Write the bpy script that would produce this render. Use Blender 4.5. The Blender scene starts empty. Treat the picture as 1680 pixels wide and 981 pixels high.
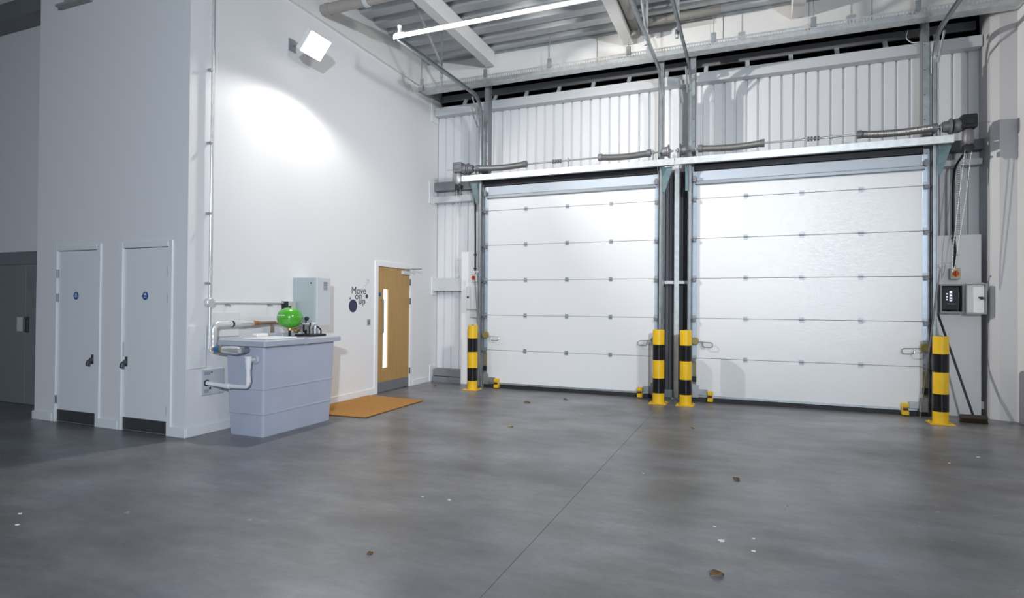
import bpy, math, random
from mathutils import Vector, Matrix
R = random.Random(7)
S = bpy.context.scene
COL = S.collection
PI = math.pi

# ------------------------------------------------------------------ camera
cam = bpy.data.cameras.new('camera'); co = bpy.data.objects.new('camera', cam); COL.objects.link(co)
cam.sensor_width = 36.0; cam.lens = 20.676; cam.clip_start = 0.05
yaw, pit, rol = 0.3866, 0.0100, 0.0080
fw = Vector((-math.sin(yaw)*math.cos(pit), math.cos(yaw)*math.cos(pit), math.sin(pit)))
rt = Vector((math.cos(yaw), math.sin(yaw), 0)); up = rt.cross(fw)
r2 = rt*math.cos(rol)+up*math.sin(rol); u2 = -rt*math.sin(rol)+up*math.cos(rol)
m = Matrix((r2, u2, -fw)).transposed().to_4x4(); m.translation = (5.581, -9.4064, 1.4479)
co.matrix_world = m
S.camera = co
# ------------------------------------------------------------------ world, lights, exposure
S.view_settings.view_transform = 'Standard'; S.view_settings.look = 'None'
S.view_settings.exposure = 0.0; S.view_settings.gamma = 1.0
W = bpy.data.worlds.new('world'); S.world = W; W.use_nodes = True
bg = W.node_tree.nodes['Background']; bg.inputs[0].default_value = (0.68, 0.82, 1.0, 1); bg.inputs[1].default_value = 0.15

def spot(name, loc, target, power, size, blend, radius, color):
    l = bpy.data.lights.new(name, 'SPOT'); o = bpy.data.objects.new(name, l); COL.objects.link(o)
    l.energy = power; l.spot_size = math.radians(size); l.spot_blend = blend; l.shadow_soft_size = radius; l.color = color
    o.location = loc
    o.rotation_euler = (Vector(target)-Vector(loc)).to_track_quat('-Z', 'Y').to_euler()
    return o
LAMP = Vector((0.38, -3.405, 4.755))
LENS = LAMP+Vector((0.04, 0, -0.03))
spot('wall_floodlight_wash', LENS, LAMP+Vector((0.74, -0.05, -0.66)), 200, 172, 0.22, 0.07, (1.0, 0.965, 0.92))
spot('wall_floodlight_beam', LENS, (8.1, 0.2, 3.8), 1450, 79, 1.0, 0.07, (1.0, 0.965, 0.92))
spot('wall_floodlight_floor_lobe', LENS, (2.4, -5.6, 0.0), 190, 84, 0.7, 0.07, (1.0, 0.955, 0.90))
spot('rear_floodlight_beam', (8.4, -14.5, 3.7), (1.9, -3.4, 1.25), 3700, 82, 1.0, 0.15, (0.82, 0.905, 1.0))
spot('added_right_fill', (8.5, -7.0, 4.9), (0.6, 0.6, 1.9), 1350, 64, 1.0, 0.35, (1.0, 0.985, 0.97))  # added fill with no known lamp, lifts the far left wall
# ------------------------------------------------------------------ materials
MATS = {}
def mat(name, col, rough=0.5, metal=0.0, bump=0.0, bscale=60.0, stretch=(1, 1, 1), vary=0.0, vscale=3.0, emit=None, spec=0.5, coat=0.0):
    if name in MATS: return MATS[name]
    M_ = bpy.data.materials.new(name); M_.use_nodes = True; nt = M_.node_tree; b = nt.nodes['Principled BSDF']
    b.inputs['Base Color'].default_value = (*col, 1); b.inputs['Roughness'].default_value = rough; b.inputs['Metallic'].default_value = metal
    b.inputs['Specular IOR Level'].default_value = spec; b.inputs['Coat Weight'].default_value = coat
    if emit: b.inputs['Emission Color'].default_value = (*emit[0], 1); b.inputs['Emission Strength'].default_value = emit[1]
    if bump or vary:
        tc = nt.nodes.new('ShaderNodeTexCoord'); mp = nt.nodes.new('ShaderNodeMapping'); mp.inputs['Scale'].default_value = stretch
        nt.links.new(tc.outputs['Object'], mp.inputs['Vector'])
    if bump:
        n = nt.nodes.new('ShaderNodeTexNoise'); n.inputs['Scale'].default_value = bscale; n.inputs['Detail'].default_value = 4
        bp = nt.nodes.new('ShaderNodeBump'); bp.inputs['Strength'].default_value = bump; bp.inputs['Distance'].default_value = 0.01
        nt.links.new(mp.outputs['Vector'], n.inputs['Vector']); nt.links.new(n.outputs['Fac'], bp.inputs['Height']); nt.links.new(bp.outputs['Normal'], b.inputs['Normal'])
    if vary:
        n = nt.nodes.new('ShaderNodeTexNoise'); n.inputs['Scale'].default_value = vscale; n.inputs['Detail'].default_value = 6
        rp = nt.nodes.new('ShaderNodeValToRGB'); rp.color_ramp.elements[0].position = 0.3; rp.color_ramp.elements[1].position = 0.7
        rp.color_ramp.elements[0].color = (*[c*(1-vary) for c in col], 1); rp.color_ramp.elements[1].color = (*[min(1, c*(1+vary)) for c in col], 1)
        nt.links.new(mp.outputs['Vector'], n.inputs['Vector']); nt.links.new(n.outputs['Fac'], rp.inputs['Fac']); nt.links.new(rp.outputs['Color'], b.inputs['Base Color'])
    MATS[name] = M_
    return M_
PAINT = mat('white_paint', (0.80, 0.80, 0.81), 0.75, bump=0.02, bscale=90)
PGLOSS = mat('white_gloss_paint', (0.82, 0.83, 0.85), 0.35)
CLAD = mat('white_cladding', (0.74, 0.75, 0.77), 0.38)
FASC = mat('white_fascia', (0.78, 0.77, 0.75), 0.5)
BEAM = mat('white_steel_paint', (0.80, 0.79, 0.77), 0.5)
DOORW = mat('white_door_panel', (0.78, 0.79, 0.80), 0.27, bump=0.13, bscale=26, stretch=(0.4, 1, 12), spec=0.7)
GALV = mat('galvanised_steel', (0.70, 0.72, 0.72), 0.42, 0.75, vary=0.10, vscale=14)
GALVD = mat('dull_galvanised_steel', (0.40, 0.43, 0.45), 0.45, 0.7, vary=0.15, vscale=10)
TRACK = mat('track_zinc', (0.33, 0.36, 0.38), 0.38, 0.6, vary=0.12, vscale=8)
DECK = mat('galvanised_deck', (0.46, 0.48, 0.50), 0.40, 0.55, vary=0.10, vscale=5, stretch=(0.3, 3, 1))
CAP = mat('blue_galvanised_cap', (0.52, 0.60, 0.68), 0.4, 0.5, vary=0.08, vscale=9)
GUSS = mat('teal_zinc_plate', (0.13, 0.20, 0.215), 0.45, 0.4, vary=0.15, vscale=20)
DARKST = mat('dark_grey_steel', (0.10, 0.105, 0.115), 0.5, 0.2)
GREYST = mat('grey_painted_steel', (0.22, 0.23, 0.25), 0.5, 0.1)
LGREY = mat('light_grey_paint', (0.60, 0.62, 0.64), 0.45)
VOID = mat('void_shade_black', (0.012, 0.012, 0.016), 0.9)
BLACK = mat('black_rubber', (0.018, 0.018, 0.020), 0.6)
BLACKP = mat('black_plastic', (0.016, 0.017, 0.021), 0.45, spec=0.35)
BLACKG = mat('black_gloss_band', (0.009, 0.009, 0.010), 0.25, spec=0.35)
YEL = mat('safety_yellow', (0.80, 0.49, 0.012), 0.38, vary=0.06, vscale=6)
YELG = mat('worn_yellow_grease', (0.24, 0.21, 0.07), 0.5)
SPRING = mat('grey_spring_steel', (0.33, 0.33, 0.33), 0.42, 0.8)
IRON = mat('cast_iron_grey', (0.20, 0.20, 0.22), 0.5, 0.5)
TANKM = mat('grey_glass_fibre', (0.46, 0.49, 0.60), 0.42, bump=0.04, bscale=30, vary=0.04)
LIDM = mat('pale_grey_lid', (0.44, 0.47, 0.54), 0.45)
GREEN = mat('bright_green_enamel', (0.07, 0.38, 0.025), 0.24, coat=0.4)
COPPER = mat('copper', (0.52, 0.27, 0.14), 0.35, 0.85)
BRASS = mat('brass', (0.55, 0.42, 0.18), 0.35, 0.85)
FOIL = mat('silver_foil_wrap', (0.84, 0.84, 0.85), 0.24, 0.6, bump=0.5, bscale=22)
PVC = mat('white_pvc', (0.84, 0.85, 0.87), 0.3)
BLUEP = mat('blue_valve', (0.02, 0.14, 0.32), 0.4)
CABIN = mat('pale_green_grey_cabinet', (0.43, 0.50, 0.51), 0.32)
WOOD = mat('oak_veneer', (0.45, 0.275, 0.098), 0.42, vary=0.07, vscale=4, stretch=(8, 8, 0.5))
WOODE = mat('pale_oak_edge', (0.62, 0.45, 0.24), 0.45)
STEEL = mat('satin_stainless', (0.50, 0.51, 0.53), 0.35, 0.85)
KICK = mat('dark_kick_plate', (0.12, 0.125, 0.13), 0.4, 0.6)
KICKS = mat('grey_kick_plate', (0.27, 0.28, 0.30), 0.45, 0.5)
DGREY = mat('dark_grey_door', (0.22, 0.235, 0.235), 0.5)
COIR = mat('coir_matting', (0.54, 0.255, 0.058), 0.95, bump=1.0, bscale=170, vary=0.15, vscale=40)
SIGNB = mat('sign_blue', (0.012, 0.10, 0.34), 0.4)
NAVY = mat('navy_vinyl', (0.035, 0.035, 0.085), 0.5)
GARROW = mat('pale_grey_vinyl', (0.34, 0.35, 0.38), 0.5)
WHITE = mat('white_plastic', (0.82, 0.82, 0.82), 0.4)
BEIGE = mat('beige_plastic', (0.52, 0.50, 0.44), 0.5)
REDP = mat('red_knob', (0.62, 0.05, 0.015), 0.4)
LITW = mat('lit_door_glass', (0.9, 0.9, 0.9), 0.2, emit=((1.0, 0.985, 0.95), 1.15))
LAMPE = mat('floodlight_lens', (1, 1, 1), 0.3, emit=((1.0, 0.97, 0.92), 18))
LED = mat('lit_display', (0.5, 0.55, 0.7), 0.3, emit=((0.80, 0.86, 1.0), 1.0))
PIPEB = mat('brown_grey_pipe', (0.36, 0.34, 0.31), 0.5)
LEAF = mat('dry_brown_leaf', (0.20, 0.10, 0.035), 0.8)
LEAFY = mat('dry_yellow_leaf', (0.50, 0.38, 0.08), 0.8)
LEAFP = mat('pale_bleached_leaf', (0.45, 0.42, 0.36), 0.8)
SCRAP = mat('white_paper_scrap', (0.85, 0.85, 0.85), 0.7)
BRUSH = mat('brown_bristles', (0.055, 0.040, 0.018), 0.9, bump=0.8, bscale=120)
SIGNG = mat('sign_grey', (0.33, 0.35, 0.34), 0.5)
VIOLET = mat('sign_violet', (0.14, 0.13, 0.33), 0.5)
PALESIG = mat('sign_pale_panel', (0.36, 0.38, 0.46), 0.5)
BUFF = mat('buff_board_edge', (0.60, 0.55, 0.42), 0.7)

def concrete():
    M_ = bpy.data.materials.new('polished_concrete'); M_.use_nodes = True; nt = M_.node_tree; b = nt.nodes['Principled BSDF']; L = nt.links
    tc = nt.nodes.new('ShaderNodeTexCoord')
    def noise(scale, det, st, rough=0.55):
        mp = nt.nodes.new('ShaderNodeMapping'); mp.inputs['Scale'].default_value = st; L.new(tc.outputs['Object'], mp.inputs['Vector'])
        n = nt.nodes.new('ShaderNodeTexNoise'); n.inputs['Scale'].default_value = scale; n.inputs['Detail'].default_value = det; n.inputs['Roughness'].default_value = rough
        L.new(mp.outputs['Vector'], n.inputs['Vector']); return n.outputs['Fac']
    def ramp(src, p0, c0, p1, c1):
        r = nt.nodes.new('ShaderNodeValToRGB'); r.color_ramp.elements[0].position = p0; r.color_ramp.elements[0].color = (*c0, 1)
        r.color_ramp.elements[1].position = p1; r.color_ramp.elements[1].color = (*c1, 1); L.new(src, r.inputs['Fac']); return r.outputs['Color']
    def mix(t, fac, a, c):
        x = nt.nodes.new('ShaderNodeMix'); x.data_type = 'RGBA'; x.blend_type = t
        if isinstance(fac, float): x.inputs[0].default_value = fac
        else: L.new(fac, x.inputs[0])
        L.new(a, x.inputs[6])
        if isinstance(c, tuple): x.inputs[7].default_value = (*c, 1)
        else: L.new(c, x.inputs[7])
        return x.outputs[2]
    big = ramp(noise(0.45, 5, (1, 1, 1)), 0.32, (0.130, 0.134, 0.148), 0.70, (0.245, 0.242, 0.242))
    mid = ramp(noise(1.7, 7, (0.7, 1.2, 1), 0.62), 0.36, (0.66, 0.66, 0.66), 0.62, (1.15, 1.15, 1.15))
    c = mix('MULTIPLY', 0.85, big, mid)
    tint = ramp(noise(0.9, 4, (1, 1, 1)), 0.38, (1.04, 1.0, 0.94), 0.62, (0.95, 0.98, 1.10))
    c = mix('MULTIPLY', 0.9, c, tint)
    streak = ramp(noise(2.6, 8, (0.45, 1.6, 1), 0.7), 0.40, (0.80, 0.80, 0.80), 0.60, (1.10, 1.10, 1.10))
    c = mix('MULTIPLY', 0.7, c, streak)
    fine = ramp(noise(18, 8, (1, 1, 1), 0.7), 0.35, (0.88, 0.88, 0.88), 0.65, (1.08, 1.08, 1.08))
    c = mix('MULTIPLY', 0.8, c, fine)
    # pale splashes left on the slab
    sp = ramp(noise(9, 3, (1, 1, 1), 0.6), 0.705, (0, 0, 0), 0.74, (1, 1, 1))
    sp2 = ramp(noise(0.8, 2, (1, 1, 1)), 0.50, (0, 0, 0), 0.62, (1, 1, 1))
    spm = mix('MULTIPLY', 1.0, sp, sp2)
    c = mix('MIX', spm, c, (0.40, 0.40, 0.41))
    L.new(c, b.inputs['Base Color'])
    rr = ramp(noise(1.1, 6, (1, 1, 1), 0.6), 0.3, (0.27, 0.27, 0.27), 0.7, (0.46, 0.46, 0.46)); L.new(rr, b.inputs['Roughness'])
    b.inputs['Specular IOR Level'].default_value = 0.85
    bp = nt.nodes.new('ShaderNodeBump'); bp.inputs['Strength'].default_value = 0.06; bp.inputs['Distance'].default_value = 0.004
    L.new(noise(40, 6, (1, 1, 1), 0.7), bp.inputs['Height']); L.new(bp.outputs['Normal'], b.inputs['Normal'])
    return M_
CONC = concrete()

# ------------------------------------------------------------------ mesh building
class MB:
    def __init__(s): s.v = []; s.f = []
    def add(s, vs, fs):
        n = len(s.v); s.v += [tuple(v) for v in vs]; s.f += [tuple(i+n for i in f) for f in fs]; return s
    def box(s, x0, x1, y0, y1, z0, z1):
        if x0 > x1: x0, x1 = x1, x0
        if y0 > y1: y0, y1 = y1, y0
        if z0 > z1: z0, z1 = z1, z0
        return s.add([(x0, y0, z0), (x1, y0, z0), (x1, y1, z0), (x0, y1, z0), (x0, y0, z1), (x1, y0, z1), (x1, y1, z1), (x0, y1, z1)],
                     [(0, 3, 2, 1), (4, 5, 6, 7), (0, 1, 5, 4), (1, 2, 6, 5), (2, 3, 7, 6), (3, 0, 4, 7)])
    def loft(s, rings, closed=True, caps=True):
        n = len(rings[0]); vs = [p for r in rings for p in r]; fs = []
        for i in range(len(rings)-1):
            for j in range(n if closed else n-1):
                k = (j+1) % n; fs.append((i*n+j, i*n+k, (i+1)*n+k, (i+1)*n+j))
        if caps and closed: fs.append(tuple(reversed(range(n)))); fs.append(tuple((len(rings)-1)*n+j for j in range(n)))
        return s.add(vs, fs)
    def prism(s, poly, axis, a, b):
        def P(u, v, w): return {'x': (w, u, v), 'y': (u, w, v), 'z': (u, v, w)}[axis]
        return s.loft([[P(u, v, a) for u, v in poly], [P(u, v, b) for u, v in poly]])
    def tube(s, pts, r, n=10, caps=True):
        pts = [Vector(p) for p in pts]; rad = r if isinstance(r, (list, tuple)) else [r]*len(pts)
        rings = []; prev = None
        for i, p in enumerate(pts):
            a = pts[max(i-1, 0)]; b = pts[min(i+1, len(pts)-1)]; t = (b-a)
            if t.length < 1e-9: t = Vector((0, 0, 1))
            t.normalize()
            if prev is None:
                q = Vector((0, 0, 1)) if abs(t.z) < 0.9 else Vector((1, 0, 0)); u = t.cross(q).normalized()
            else:
                u = prev-t*prev.dot(t); u.normalize()
            prev = u; w = t.cross(u)
            rings.append([p+(u*math.cos(2*PI*k/n)+w*math.sin(2*PI*k/n))*rad[i] for k in range(n)])
        return s.loft(rings, True, caps)
    def cyl(s, a, b, r, n=16): return s.tube([a, b], r, n)
    def lathe(s, prof, c, axis='z', n=24):
        c = Vector(c); rings = []
        for r, h in prof:
            ring = []
            for k in range(n):
                a = 2*PI*k/n; u, w = r*math.cos(a), r*math.sin(a)
                ring.append(c+Vector({'z': (u, w, h), 'x': (h, u, w), 'y': (u, h, w)}[axis]))
            rings.append(ring)
        return s.loft(rings)

def smooth_path(pts, rad=0.05, n=6):
    """polyline with rounded corners"""
    P = [Vector(p) for p in pts]; out = [P[0]]
    for i in range(1, len(P)-1):
        a = (P[i-1]-P[i]); b = (P[i+1]-P[i]); d = min(rad, a.length*0.48, b.length*0.48)
        p0 = P[i]+a.normalized()*d; p1 = P[i]+b.normalized()*d
        for k in range(n+1):
            t = k/n; out.append(p0*(1-t)**2+P[i]*2*t*(1-t)+p1*t*t)
    out.append(P[-1]); return out

def obj(name, mb, material, parent=None, smooth=False, bevel=0.0, seg=1):
    me = bpy.data.meshes.new(name)
    off = Vector((0, 0, 0))
    p = parent
    while p is not None: off += p.location; p = p.parent
    me.from_pydata([tuple(Vector(v)-off) for v in mb.v], [], mb.f); me.validate()
    import bmesh
    bm = bmesh.new(); bm.from_mesh(me); bmesh.ops.recalc_face_normals(bm, faces=bm.faces); bm.to_mesh(me); bm.free()
    me.materials.append(material)
    if smooth:
        me.polygons.foreach_set('use_smooth', [True]*len(me.polygons))
        try: me.set_sharp_from_angle(angle=math.radians(38))
        except Exception: pass
    o = bpy.data.objects.new(name, me); COL.objects.link(o)
    if parent is not None: o.parent = parent
    if bevel:
        b = o.modifiers.new('bevel', 'BEVEL'); b.width = bevel; b.segments = seg; b.limit_method = 'ANGLE'
    return o
def tag(o, label, cat, group=None, kind=None):
    o['label'] = label; o['category'] = cat
    if group: o['group'] = group
    if kind: o['kind'] = kind
    return o
def thing(name, label, cat, loc=(0, 0, 0), group=None, kind=None):
    o = bpy.data.objects.new(name, None); o.empty_display_size = 0.1; COL.objects.link(o); o.location = loc
    return tag(o, label, cat, group, kind)
def copy_tree(o, loc):
    c = o.copy(); COL.objects.link(c); c.location = loc
    def rec(src, dst):
        for ch in src.children:
            d = ch.copy(); COL.objects.link(d); d.parent = dst; rec(ch, d)
    rec(o, c); return c
def struct(name, mb, material, label, cat, **k):
    return tag(obj(name, mb, material, **k), label, cat, kind='structure')
def box(*a): return MB().box(*a)

# ================================================================== SETTING
JX = 4.346
fl = thing('floor', 'grey polished concrete floor with a straight sawn joint', 'floor', (0, 0, 0), kind='structure')
obj('floor_slab', box(-9.0, JX-0.0022, -16, 0.9, -0.2, 0), CONC, fl)
obj('floor_slab', box(JX+0.0022, 9.2, -16, 0.9, -0.2, 0), CONC, fl)
obj('floor_joint', box(JX-0.0022, JX+0.0022, -16, 0.9, -0.2, -0.002), mat('joint_sealant', (0.15, 0.15, 0.155), 0.8), fl)

# left wall (X = 0), with the opening of the oak door
TOP = 5.38
DY0, DY1, DZ = -1.475, -0.455, 2.085
wl = MB()
wl.box(-0.14, 0, -4.78, DY0, 0, 5.95); wl.box(-0.14, 0, DY1, 0.62, 0, 5.95); wl.box(-0.14, 0, DY0, DY1, DZ, 5.95)
struct('wall_left', wl, PAINT, 'tall white plastered wall behind the grey tank and oak door', 'wall')
struct('roof_beam', box(0.0, 0.045, -4.9, -0.001, TOP, 5.95), BEAM, 'white wall beam along the top of the tall left wall', 'beam')
# partition (Y = -4.9) with the two white doors
A = [(-2.185, -1.435), (-1.015, -0.265)]; AZ = 2.065
wp = MB(); xs = [-2.59, A[0][0], A[0][1], A[1][0], A[1][1], 0.0]
for i in (0, 2, 4): wp.box(xs[i], xs[i+1], -4.9, -4.78, 0, 5.95)
for i in (1, 3): wp.box(xs[i], xs[i+1], -4.9, -4.78, AZ, 5.95)
wp.box(-2.59, -2.47, -4.78, -4.2, 0, 5.95)
struct('wall_partition', wp, PAINT, 'plain white partition wall holding two white cupboard doors', 'wall')
struct('wall_recess', MB().box(-9.0, -2.59, -4.35, -4.2, 2.14, 5.95), PAINT, 'shadowed white wall above the grey double door', 'wall')
struct('wall_far', MB().box(-9.15, -9.0, -16, -4.2, 0, 6.1), PAINT, 'white end wall at the far left of the hall', 'wall')
struct('roof_beam', box(-9.0, -2.6, -4.62, -4.36, 5.28, 5.52), GREYST, 'dark grey beam added for the shadow band on the recess wall', 'beam')  # added beam, its dark grey stands in for a soft shadow band

def baseboard(name, mb, label): struct(name, mb, PGLOSS, label, 'baseboard', bevel=0.006)
bb = MB()
for a, b in ((-2.61, -2.225), (-1.395, -1.055), (-0.225, 0.02)): bb.box(a, b, -4.92, -4.9, 0, 0.105)
baseboard('baseboard_partition', bb, 'white skirting board along the foot of the partition')
bb = MB()
for a, b in ((-4.9, -1.53), (-0.40, 0.12)): bb.box(0.0, 0.02, a, b, 0, 0.105)
baseboard('baseboard_left', bb, 'white skirting board along the foot of the left wall')

# white cupboard doors
def white_door(n, x0, x1, hinge_left, label):
    d = thing('door_%d' % n, label, 'door', ((x0+x1)/2, -4.88, 0), kind='structure')
    fr = MB(); w = 0.055
    fr.box(x0-w, x0+0.012, -4.915, -4.80, 0, AZ+w); fr.box(x1-0.012, x1+w, -4.915, -4.80, 0, AZ+w); fr.box(x0+0.012, x1-0.012, -4.915, -4.80, AZ-0.012, AZ+w)
    obj('door_frame', fr, PGLOSS, d, bevel=0.004)
    lx0, lx1 = x0+0.016, x1-0.016
    lf = obj('door_leaf', box(lx0, lx1, -4.893, -4.85, 0.008, AZ-0.018), PGLOSS, d, bevel=0.002)
    obj('kick_plate', box(lx0+0.006, lx1-0.006, -4.896, -4.893, 0.012, 0.150), KICK, d)
    hx = lx0-0.006 if hinge_left else lx1+0.006
    for z in (1.78, 1.49, 0.27): obj('hinge', MB().cyl((hx, -4.903, z-0.05), (hx, -4.903, z+0.05), 0.012, 8).box(hx-0.018, hx+0.018, -4.8975, -4.893, z-0.05, z+0.05), STEEL, d)
    cx = (x0+x1)/2+(-0.03 if hinge_left else -0.012); cz = 1.515
    disc = obj('sign_disc', MB().lathe([(0.0005, -0.003), (0.046, -0.003), (0.046, 0), (0.0005, 0)], (cx, -4.893, cz), 'y', 20), SIGNB, d)
    mk = MB()
    for k in (-1, 0, 1): mk.box(cx-0.022, cx+0.022, -4.8972, -4.896, cz+k*0.014-0.003, cz+k*0.014+0.003)
    mk.box(cx-0.009, cx+0.009, -4.8972, -4.896, cz+0.018, cz+0.030)
    obj('sign_print', mk, WHITE, disc)
    hxx = lx1-0.075 if hinge_left else lx0+0.055
    h = MB().prism([(-4.893, 0.80), (-4.905, 0.80), (-4.955, 0.76), (-4.965, 0.715), (-4.950, 0.70), (-4.93, 0.735), (-4.905, 0.755), (-4.893, 0.755)], 'x', hxx-0.017, hxx+0.017)
    h.box(hxx-0.022, hxx+0.022, -4.899, -4.893, 0.72, 0.83)
    obj('door_handle', h, KICK, d, bevel=0.003)
    if not hinge_left: obj('latch_plate', box(lx0-0.006, lx0+0.008, -4.899, -4.893, 0.83, 0.99), STEEL, d)
    return d
white_door(1, A[0][0], A[0][1], True, 'white flush cupboard door with hinges on its left side')
white_door(2, A[1][0], A[1][1], False, 'white flush cupboard door with hinges on its right, nearest the wall corner')

# oak door
d3 = thing('door_3', 'oak veneer door with a tall lit vision panel', 'door', (0, (DY0+DY1)/2, 0), kind='structure')
fr = MB(); w = 0.055
fr.box(-0.11, 0.018, DY0-w, DY0+0.03, 0, DZ+w); fr.box(-0.11, 0.018, DY1-0.03, DY1+w, 0, DZ+w); fr.box(-0.11, 0.018, DY0+0.03, DY1-0.03, DZ-0.03, DZ+w)
obj('door_frame', fr, PGLOSS, d3, bevel=0.004)
ly0, ly1, lz0, lz1 = DY0+0.034, DY1-0.034, 0.012, DZ-0.036
gy0, gy1, gz0, gz1 = -1.275, -1.13, 0.385, 1.69
lf = MB()
X0, X1 = -0.05, -0.006
lf.box(X0, X1, ly0, gy0, lz0, lz1); lf.box(X0, X1, gy1, ly1, lz0, lz1); lf.box(X0, X1, gy0, gy1, lz0, gz0); lf.box(X0, X1, gy0, gy1, gz1, lz1)
lfo = obj('door_leaf', lf, WOOD, d3)
obj('glazing_bead', MB().box(-0.045, -0.004, gy1-0.018, gy1, gz0, gz1).box(-0.045, -0.004, gy0, gy1-0.018, gz0-0.0, gz0+0.015), WOODE, lfo)
obj('glass_pane', box(-0.034, -0.026, gy0, gy1-0.018, gz0+0.015, gz1), LITW, lfo)
obj('kick_plate', box(-0.006, -0.003, ly0+0.004, ly1-0.004, lz0, 0.175), KICKS, lfo)
obj('pull_handle', MB().tube(smooth_path([(-0.006, -1.345, 1.52), (0.05, -1.345, 1.52), (0.05, -1.345, 0.97), (-0.006, -1.345, 0.97)], 0.03), 0.011, 8), STEEL, lfo, smooth=True)
obj('sign_disc', MB().lathe([(0.0005, 0.003), (0.034, 0.003), (0.034, 0), (0.0005, 0)], (-0.006, -1.375, 1.60), 'x', 18), SIGNB, lfo)
for z in (1.83, 1.50, 0.28): obj('hinge', MB().cyl((0.012, ly1+0.006, z-0.055), (0.012, ly1+0.006, z+0.055), 0.012, 8), KICK, d3)
cl = obj('door_closer', box(-0.006, 0.05, -0.76, -0.53, 1.955, 2.02), LGREY, d3, bevel=0.006)
obj('closer_arm', MB().tube([(0.024, -0.68, 2.02), (0.024, -0.68, 2.045)], 0.012, 8).tube([(0.024, -0.69, 2.05), (0.26, -0.52, 2.06)], 0.009, 8).tube([(0.26, -0.52, 2.06), (0.018, -0.42, 2.06)], 0.007, 8), KICKS, cl)

# grey double door in the recess
d4 = thing('door_4', 'dark grey double door in the shadowed recess', 'door', (-3.85, -4.33, 0), kind='structure')
obj('door_head', box(-5.2, -2.6, -4.33, -4.22, 1.965, 2.139), GREYST, d4)
lfl = obj('door_leaf', box(-4.85, -3.853, -4.335, -4.29, 0.008, 1.96), DGREY, d4, bevel=0.002)
lfr = obj('door_leaf', box(-3.847, -2.85, -4.335, -4.29, 0.008, 1.96), DGREY, d4, bevel=0.002)
obj('push_plate', box(-4.04, -3.91, -4.338, -4.335, 1.02, 1.22), LGREY, lfl)
obj('pull_handle', MB().tube(smooth_path([(-3.78, -4.335, 1.21), (-3.78, -4.385, 1.21), (-3.78, -4.385, 1.03), (-3.78, -4.335, 1.03)], 0.02), 0.016, 8).box(-3.80, -3.76, -4.338, -4.335, 1.01, 1.23), KICK, lfr)
obj('vent_panel', box(-3.80, -3.2, -4.338, -4.335, 1.60, 1.79), GREYST, lfr)
struct('wall_rear', MB().box(-9.0, -5.2, -4.35, -4.2, 0, 2.139), PAINT, 'shadowed white wall left of the grey double door', 'wall')

# back wall: trapezoidal liner sheets
wb = thing('wall_back', 'back wall of white ribbed steel cladding around two loading doors', 'wall', (0, 0.5, 0), kind='structure')
YB = 0.47
def sheet_profile(x0, x1, y, pitch=1/6, depth=0.032):
    pts = []; k0 = math.floor((x0-0.02)/pitch)-1; x = k0*pitch+0.02
    raw = []
    while x < x1+pitch:
        raw += [(x, y), (x+0.126, y), (x+0.138, y+depth), (x+0.155, y+depth)]; x += pitch
    out = []
    for i in range(len(raw)-1):
        a, b = raw[i], raw[i+1]
        if b[0] <= x0 or a[0] >= x1: continue
        if not out:
            t = max(0, (x0-a[0])/(b[0]-a[0]) if b[0] > a[0] else 0); out.append((a[0]+(b[0]-a[0])*t, a[1]+(b[1]-a[1])*t))
        t = min(1, (x1-a[0])/(b[0]-a[0])); out.append((a[0]+(b[0]-a[0])*t, a[1]+(b[1]-a[1])*t))
    return out
def sheet(x0, x1, z0, z1):
    p = sheet_profile(x0, x1, YB); n = len(p)
    poly = p+[(x1, YB+0.06), (x0, YB+0.06)]
    obj('cladding_sheet', MB().prism(poly, 'z', z0, z1), CLAD, wb)
xe = [0.0, 1.02, 2.02, 3.02, 4.02, 5.02, 6.02, 7.02, 8.02, 8.72]
for i in range(9):
    sheet(xe[i]+0.001, xe[i+1]-0.001, 0.0, 5.06)
obj('cladding_lining', box(0, 8.72, YB+0.061, YB+0.12, 0, 5.06), GREYST, wb)
# void above the cladding, and its steel
obj('void_shade_backing', MB().box(0, 8.72, 1.30, 1.36, 4.8, 6.2).box(0, 8.72, YB+0.14, 1.30, 4.74, 4.80).box(-0.05, 0.0, 0.621, 1.36, 4.74, 6.2).box(8.951, 9.0, 0.3, 1.36, 4.74, 6.2), VOID, wb)  # black sheets stand in for the darkness inside the roof void
obj('void_rail', box(0.02, 8.46, 0.55, 0.59, 5.335, 5.455), mat('void_rail_grey', (0.27, 0.28, 0.30), 0.5), wb)
for k in range(13):
    x = 0.55+k*0.62
    obj('cleat', MB().prism([(0.42, 5.151), (0.46, 5.151), (0.59, 5.339), (0.55, 5.339)], 'x', x-0.03, x+0.03), LGREY, wb)
# girts: top rail, mid rail, low rail
def rail(y0, y1, z0, z1, x0, x1, m_, lab):
    c = MB().box(x0, x1, y0, y0+0.012, z0, z1).box(x0, x1, y0+0.012, y1, z1-0.012, z1).box(x0, x1, y0+0.012, y1, z0, z0+0.012)
    return obj(lab, c, m_, wb)
rail(0.30, 0.462, 5.0, 5.15, 0.03, 8.46, LGREY, 'top_rail')
rail(0.30, 0.462, 3.58, 3.74, 0.02, 1.10, GREYST, 'middle_rail')
rail(0.30, 0.462, 3.36, 3.47, 0.02, 1.10, LGREY, 'middle_rail')
rail(0.30, 0.462, 3.60, 3.74, 7.66, 8.60, DARKST, 'middle_rail')
rail(0.30, 0.462, 3.40, 3.48, 7.86, 8.46, LGREY, 'middle_rail')
rail(0.30, 0.462, 1.70, 1.94, 0.02, 0.62, LGREY, 'low_rail')
rail(0.30, 0.462, 1.70, 1.80, 8.43, 8.60, LGREY, 'low_rail')
rail(0.30, 0.462, 0.11, 0.24, 0.05, 0.64, GREYST, 'foot_rail')
rail(0.26, 0.462, 0.0, 0.10, 0.05, 0.64, GREYST, 'foot_rail')
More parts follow.
